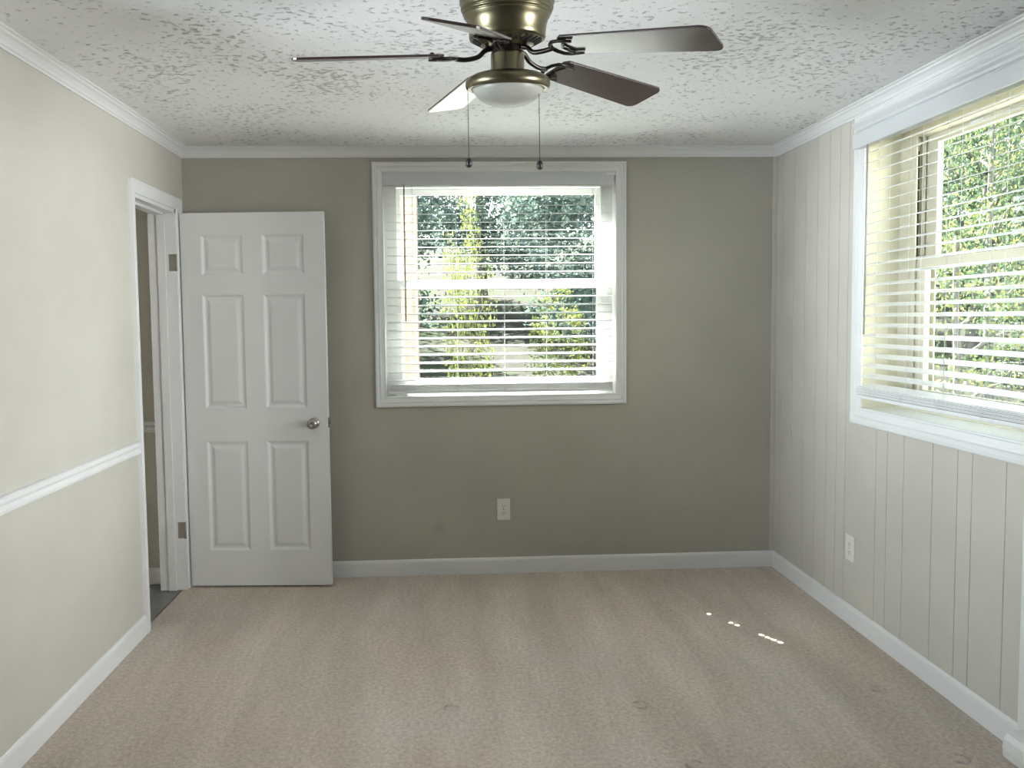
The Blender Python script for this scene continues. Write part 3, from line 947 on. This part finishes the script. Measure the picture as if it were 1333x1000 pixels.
def foliage(seed, n, h, r, zlo, leaf):
    rg = np.random.RandomState(seed)
    cl = int(40)
    cc = rg.normal(size=(cl, 3)); cc /= np.linalg.norm(cc, axis=1)[:, None]
    cc *= (rg.uniform(0.35, 1, cl) ** 0.6)[:, None]
    cc = cc * np.array([r, r, (h - zlo) / 2]) + np.array([0, 0, (h + zlo) / 2])
    idx = rg.randint(0, cl, n)
    P = cc[idx] + np.clip(rg.normal(size=(n, 3)), -1.3, 1.3) * np.array([r * .20, r * .20, r * .15])
    d1 = rg.normal(size=(n, 3)); d1 /= np.linalg.norm(d1, axis=1)[:, None]
    d2 = np.cross(d1, rg.normal(size=(n, 3))); d2 /= np.linalg.norm(d2, axis=1)[:, None]
    s = leaf * rg.uniform(0.6, 1.3, n)[:, None]
    V = np.stack([P - d1 * s, P + d2 * s * .55, P + d1 * s, P - d2 * s * .55], 1).reshape(-1, 3)
    F = np.arange(4 * n).reshape(n, 4)
    return V.tolist(), F.tolist()


def trunk_mb(h, r, seed):
    rr = random.Random(seed)
    mb = MB()
    pts, rad = [], []
    for i in range(8):
        t = i / 7
        pts.append((0.12 * math.sin(3 * t + seed), 0.10 * math.cos(2.2 * t + seed) - 0.10 * math.cos(seed), -0.2 + h * t)); rad.append(r * (1 - 0.75 * t))
    mb.tube(pts, rad, 9)
    for b_ in range(7):
        z = h * rr.uniform(0.3, 0.85); a = rr.uniform(0, 6.28); l = rr.uniform(0.5, 1.3)
        mb.tube([(0.1 * math.sin(3 * z / h + seed), 0, z), (l * .5 * math.cos(a), l * .5 * math.sin(a), z + .35 * l), (l * math.cos(a), l * math.sin(a), z + .55 * l)], [r * .35, r * .22, r * .08], 6)
    return mb


def make_tree(name, seed, n, h, r, zlo, leaf, m, tr):
    root = empty(name)
    V, F = foliage(seed, n, h, r, zlo, leaf)
    mb = MB(); mb.add(V, F)
    fo = mb.build('foliage', M[m], recalc=False); fo.parent = root
    t = trunk_mb(h * .92, tr, seed).build('trunk' if 'tree' in name else 'stem', M['bark']); t.parent = root
    return root


def copy_tree(root):
    c = root.copy(); COL.objects.link(c)
    for ch in list(root.children):
        d = ch.copy(); COL.objects.link(d); d.parent = c
    return c


protos = {}


def place(kind, x, y, s, rz, label, cat, group):
    spec = {'dark': ('tree', 3, 30000, 6.2, 1.9, 0.2, 0.048, 'leaf_dark', 0.13),
            'mid': ('tree', 5, 15000, 5.6, 1.8, 0.3, 0.050, 'leaf_mid', 0.12),
            'sapling': ('tree', 8, 2400, 3.6, 1.0, 0.4, 0.050, 'leaf_yellow', 0.05),
            'bare': ('tree', 11, 5200, 6.5, 1.9, 1.2, 0.050, 'leaf_autumn', 0.17),
            'shrub': ('shrub', 9, 1800, 1.3, 0.8, 0.02, 0.060, 'leaf_mid', 0.03),
            'weed': ('shrub', 13, 900, 0.9, 0.5, 0.02, 0.050, 'leaf_yellow', 0.02)}[kind]
    if kind not in protos:
        o = make_tree(*spec); protos[kind] = o
    else:
        o = copy_tree(protos[kind])
    o.location = (x, y, gz(x, y) - 0.05); o.scale = s if isinstance(s, tuple) else (s, s, s); o.rotation_euler = (0, 0, rz)
    tag(o, label, cat, group)


TREES = 'trees beyond the windows'
bt = 'dense dark green tree in the woods seen through the blinds'
for x, y, s in ((-1.7, 13.2, 1.0), (3.1, 13.2, 1.0), (-4.2, 18.4, 1.1), (0.9, 18.3, 1.1), (6.4, 18.5, 1.05), (3.3, 24.2, 1.25), (10.2, 21.0, 1.15), (15.4, 21.4, 1.15), (15.6, 12.0, 1.05), (14.6, 6.8, 1.05)):
    place('dark', x, y, s, rnd.uniform(0, 6.28), bt, 'tree', TREES)
for x, y, s in ((9.3, 13.2, 0.95), (12.6, 16.6, 1.05)):
    place('mid', x, y, s, rnd.uniform(0, 6.28), 'pale green leafy tree outside the right window', 'tree', TREES)
place('sapling', 0.30, 9.2, (0.30, 0.30, 0.85), 0.4, 'slim yellow green sapling behind the middle of the back window', 'tree', TREES)
place('sapling', 1.55, 10.4, (0.42, 0.42, 0.5), 2.1, 'short yellow green young tree right of the middle of the back window', 'tree', TREES)
place('bare', 6.98, 9.65, (0.44, 0.44, 0.74), 1.0, 'tall tree with a grey trunk and yellow leaves outside the right window', 'tree', TREES)
place('bare', 4.86, 7.15, (0.4, 0.4, 0.48), 2.6, 'thinner grey trunked tree left of the tall one outside the right window', 'tree', TREES)
for x, y, s in ((8.9, 10.2, 0.8), (6.1, 8.1, 0.55), (10.9, 10.3, 0.9), (8.6, 8.0, 0.9)):
    place('shrub', x, y, s, rnd.uniform(0, 6.28), 'low leafy green shrub outside the right window', 'shrub', 'shrubs outside the right window')
for x, y, s in ((-0.12, 9.9, 0.6), (0.62, 8.3, 0.7), (0.95, 9.6, 0.6), (1.75, 8.9, 0.6)):
    place('weed', x, y, s, rnd.uniform(0, 6.28), 'yellow green weed on the bank below the back window', 'shrub', 'weeds on the bank')
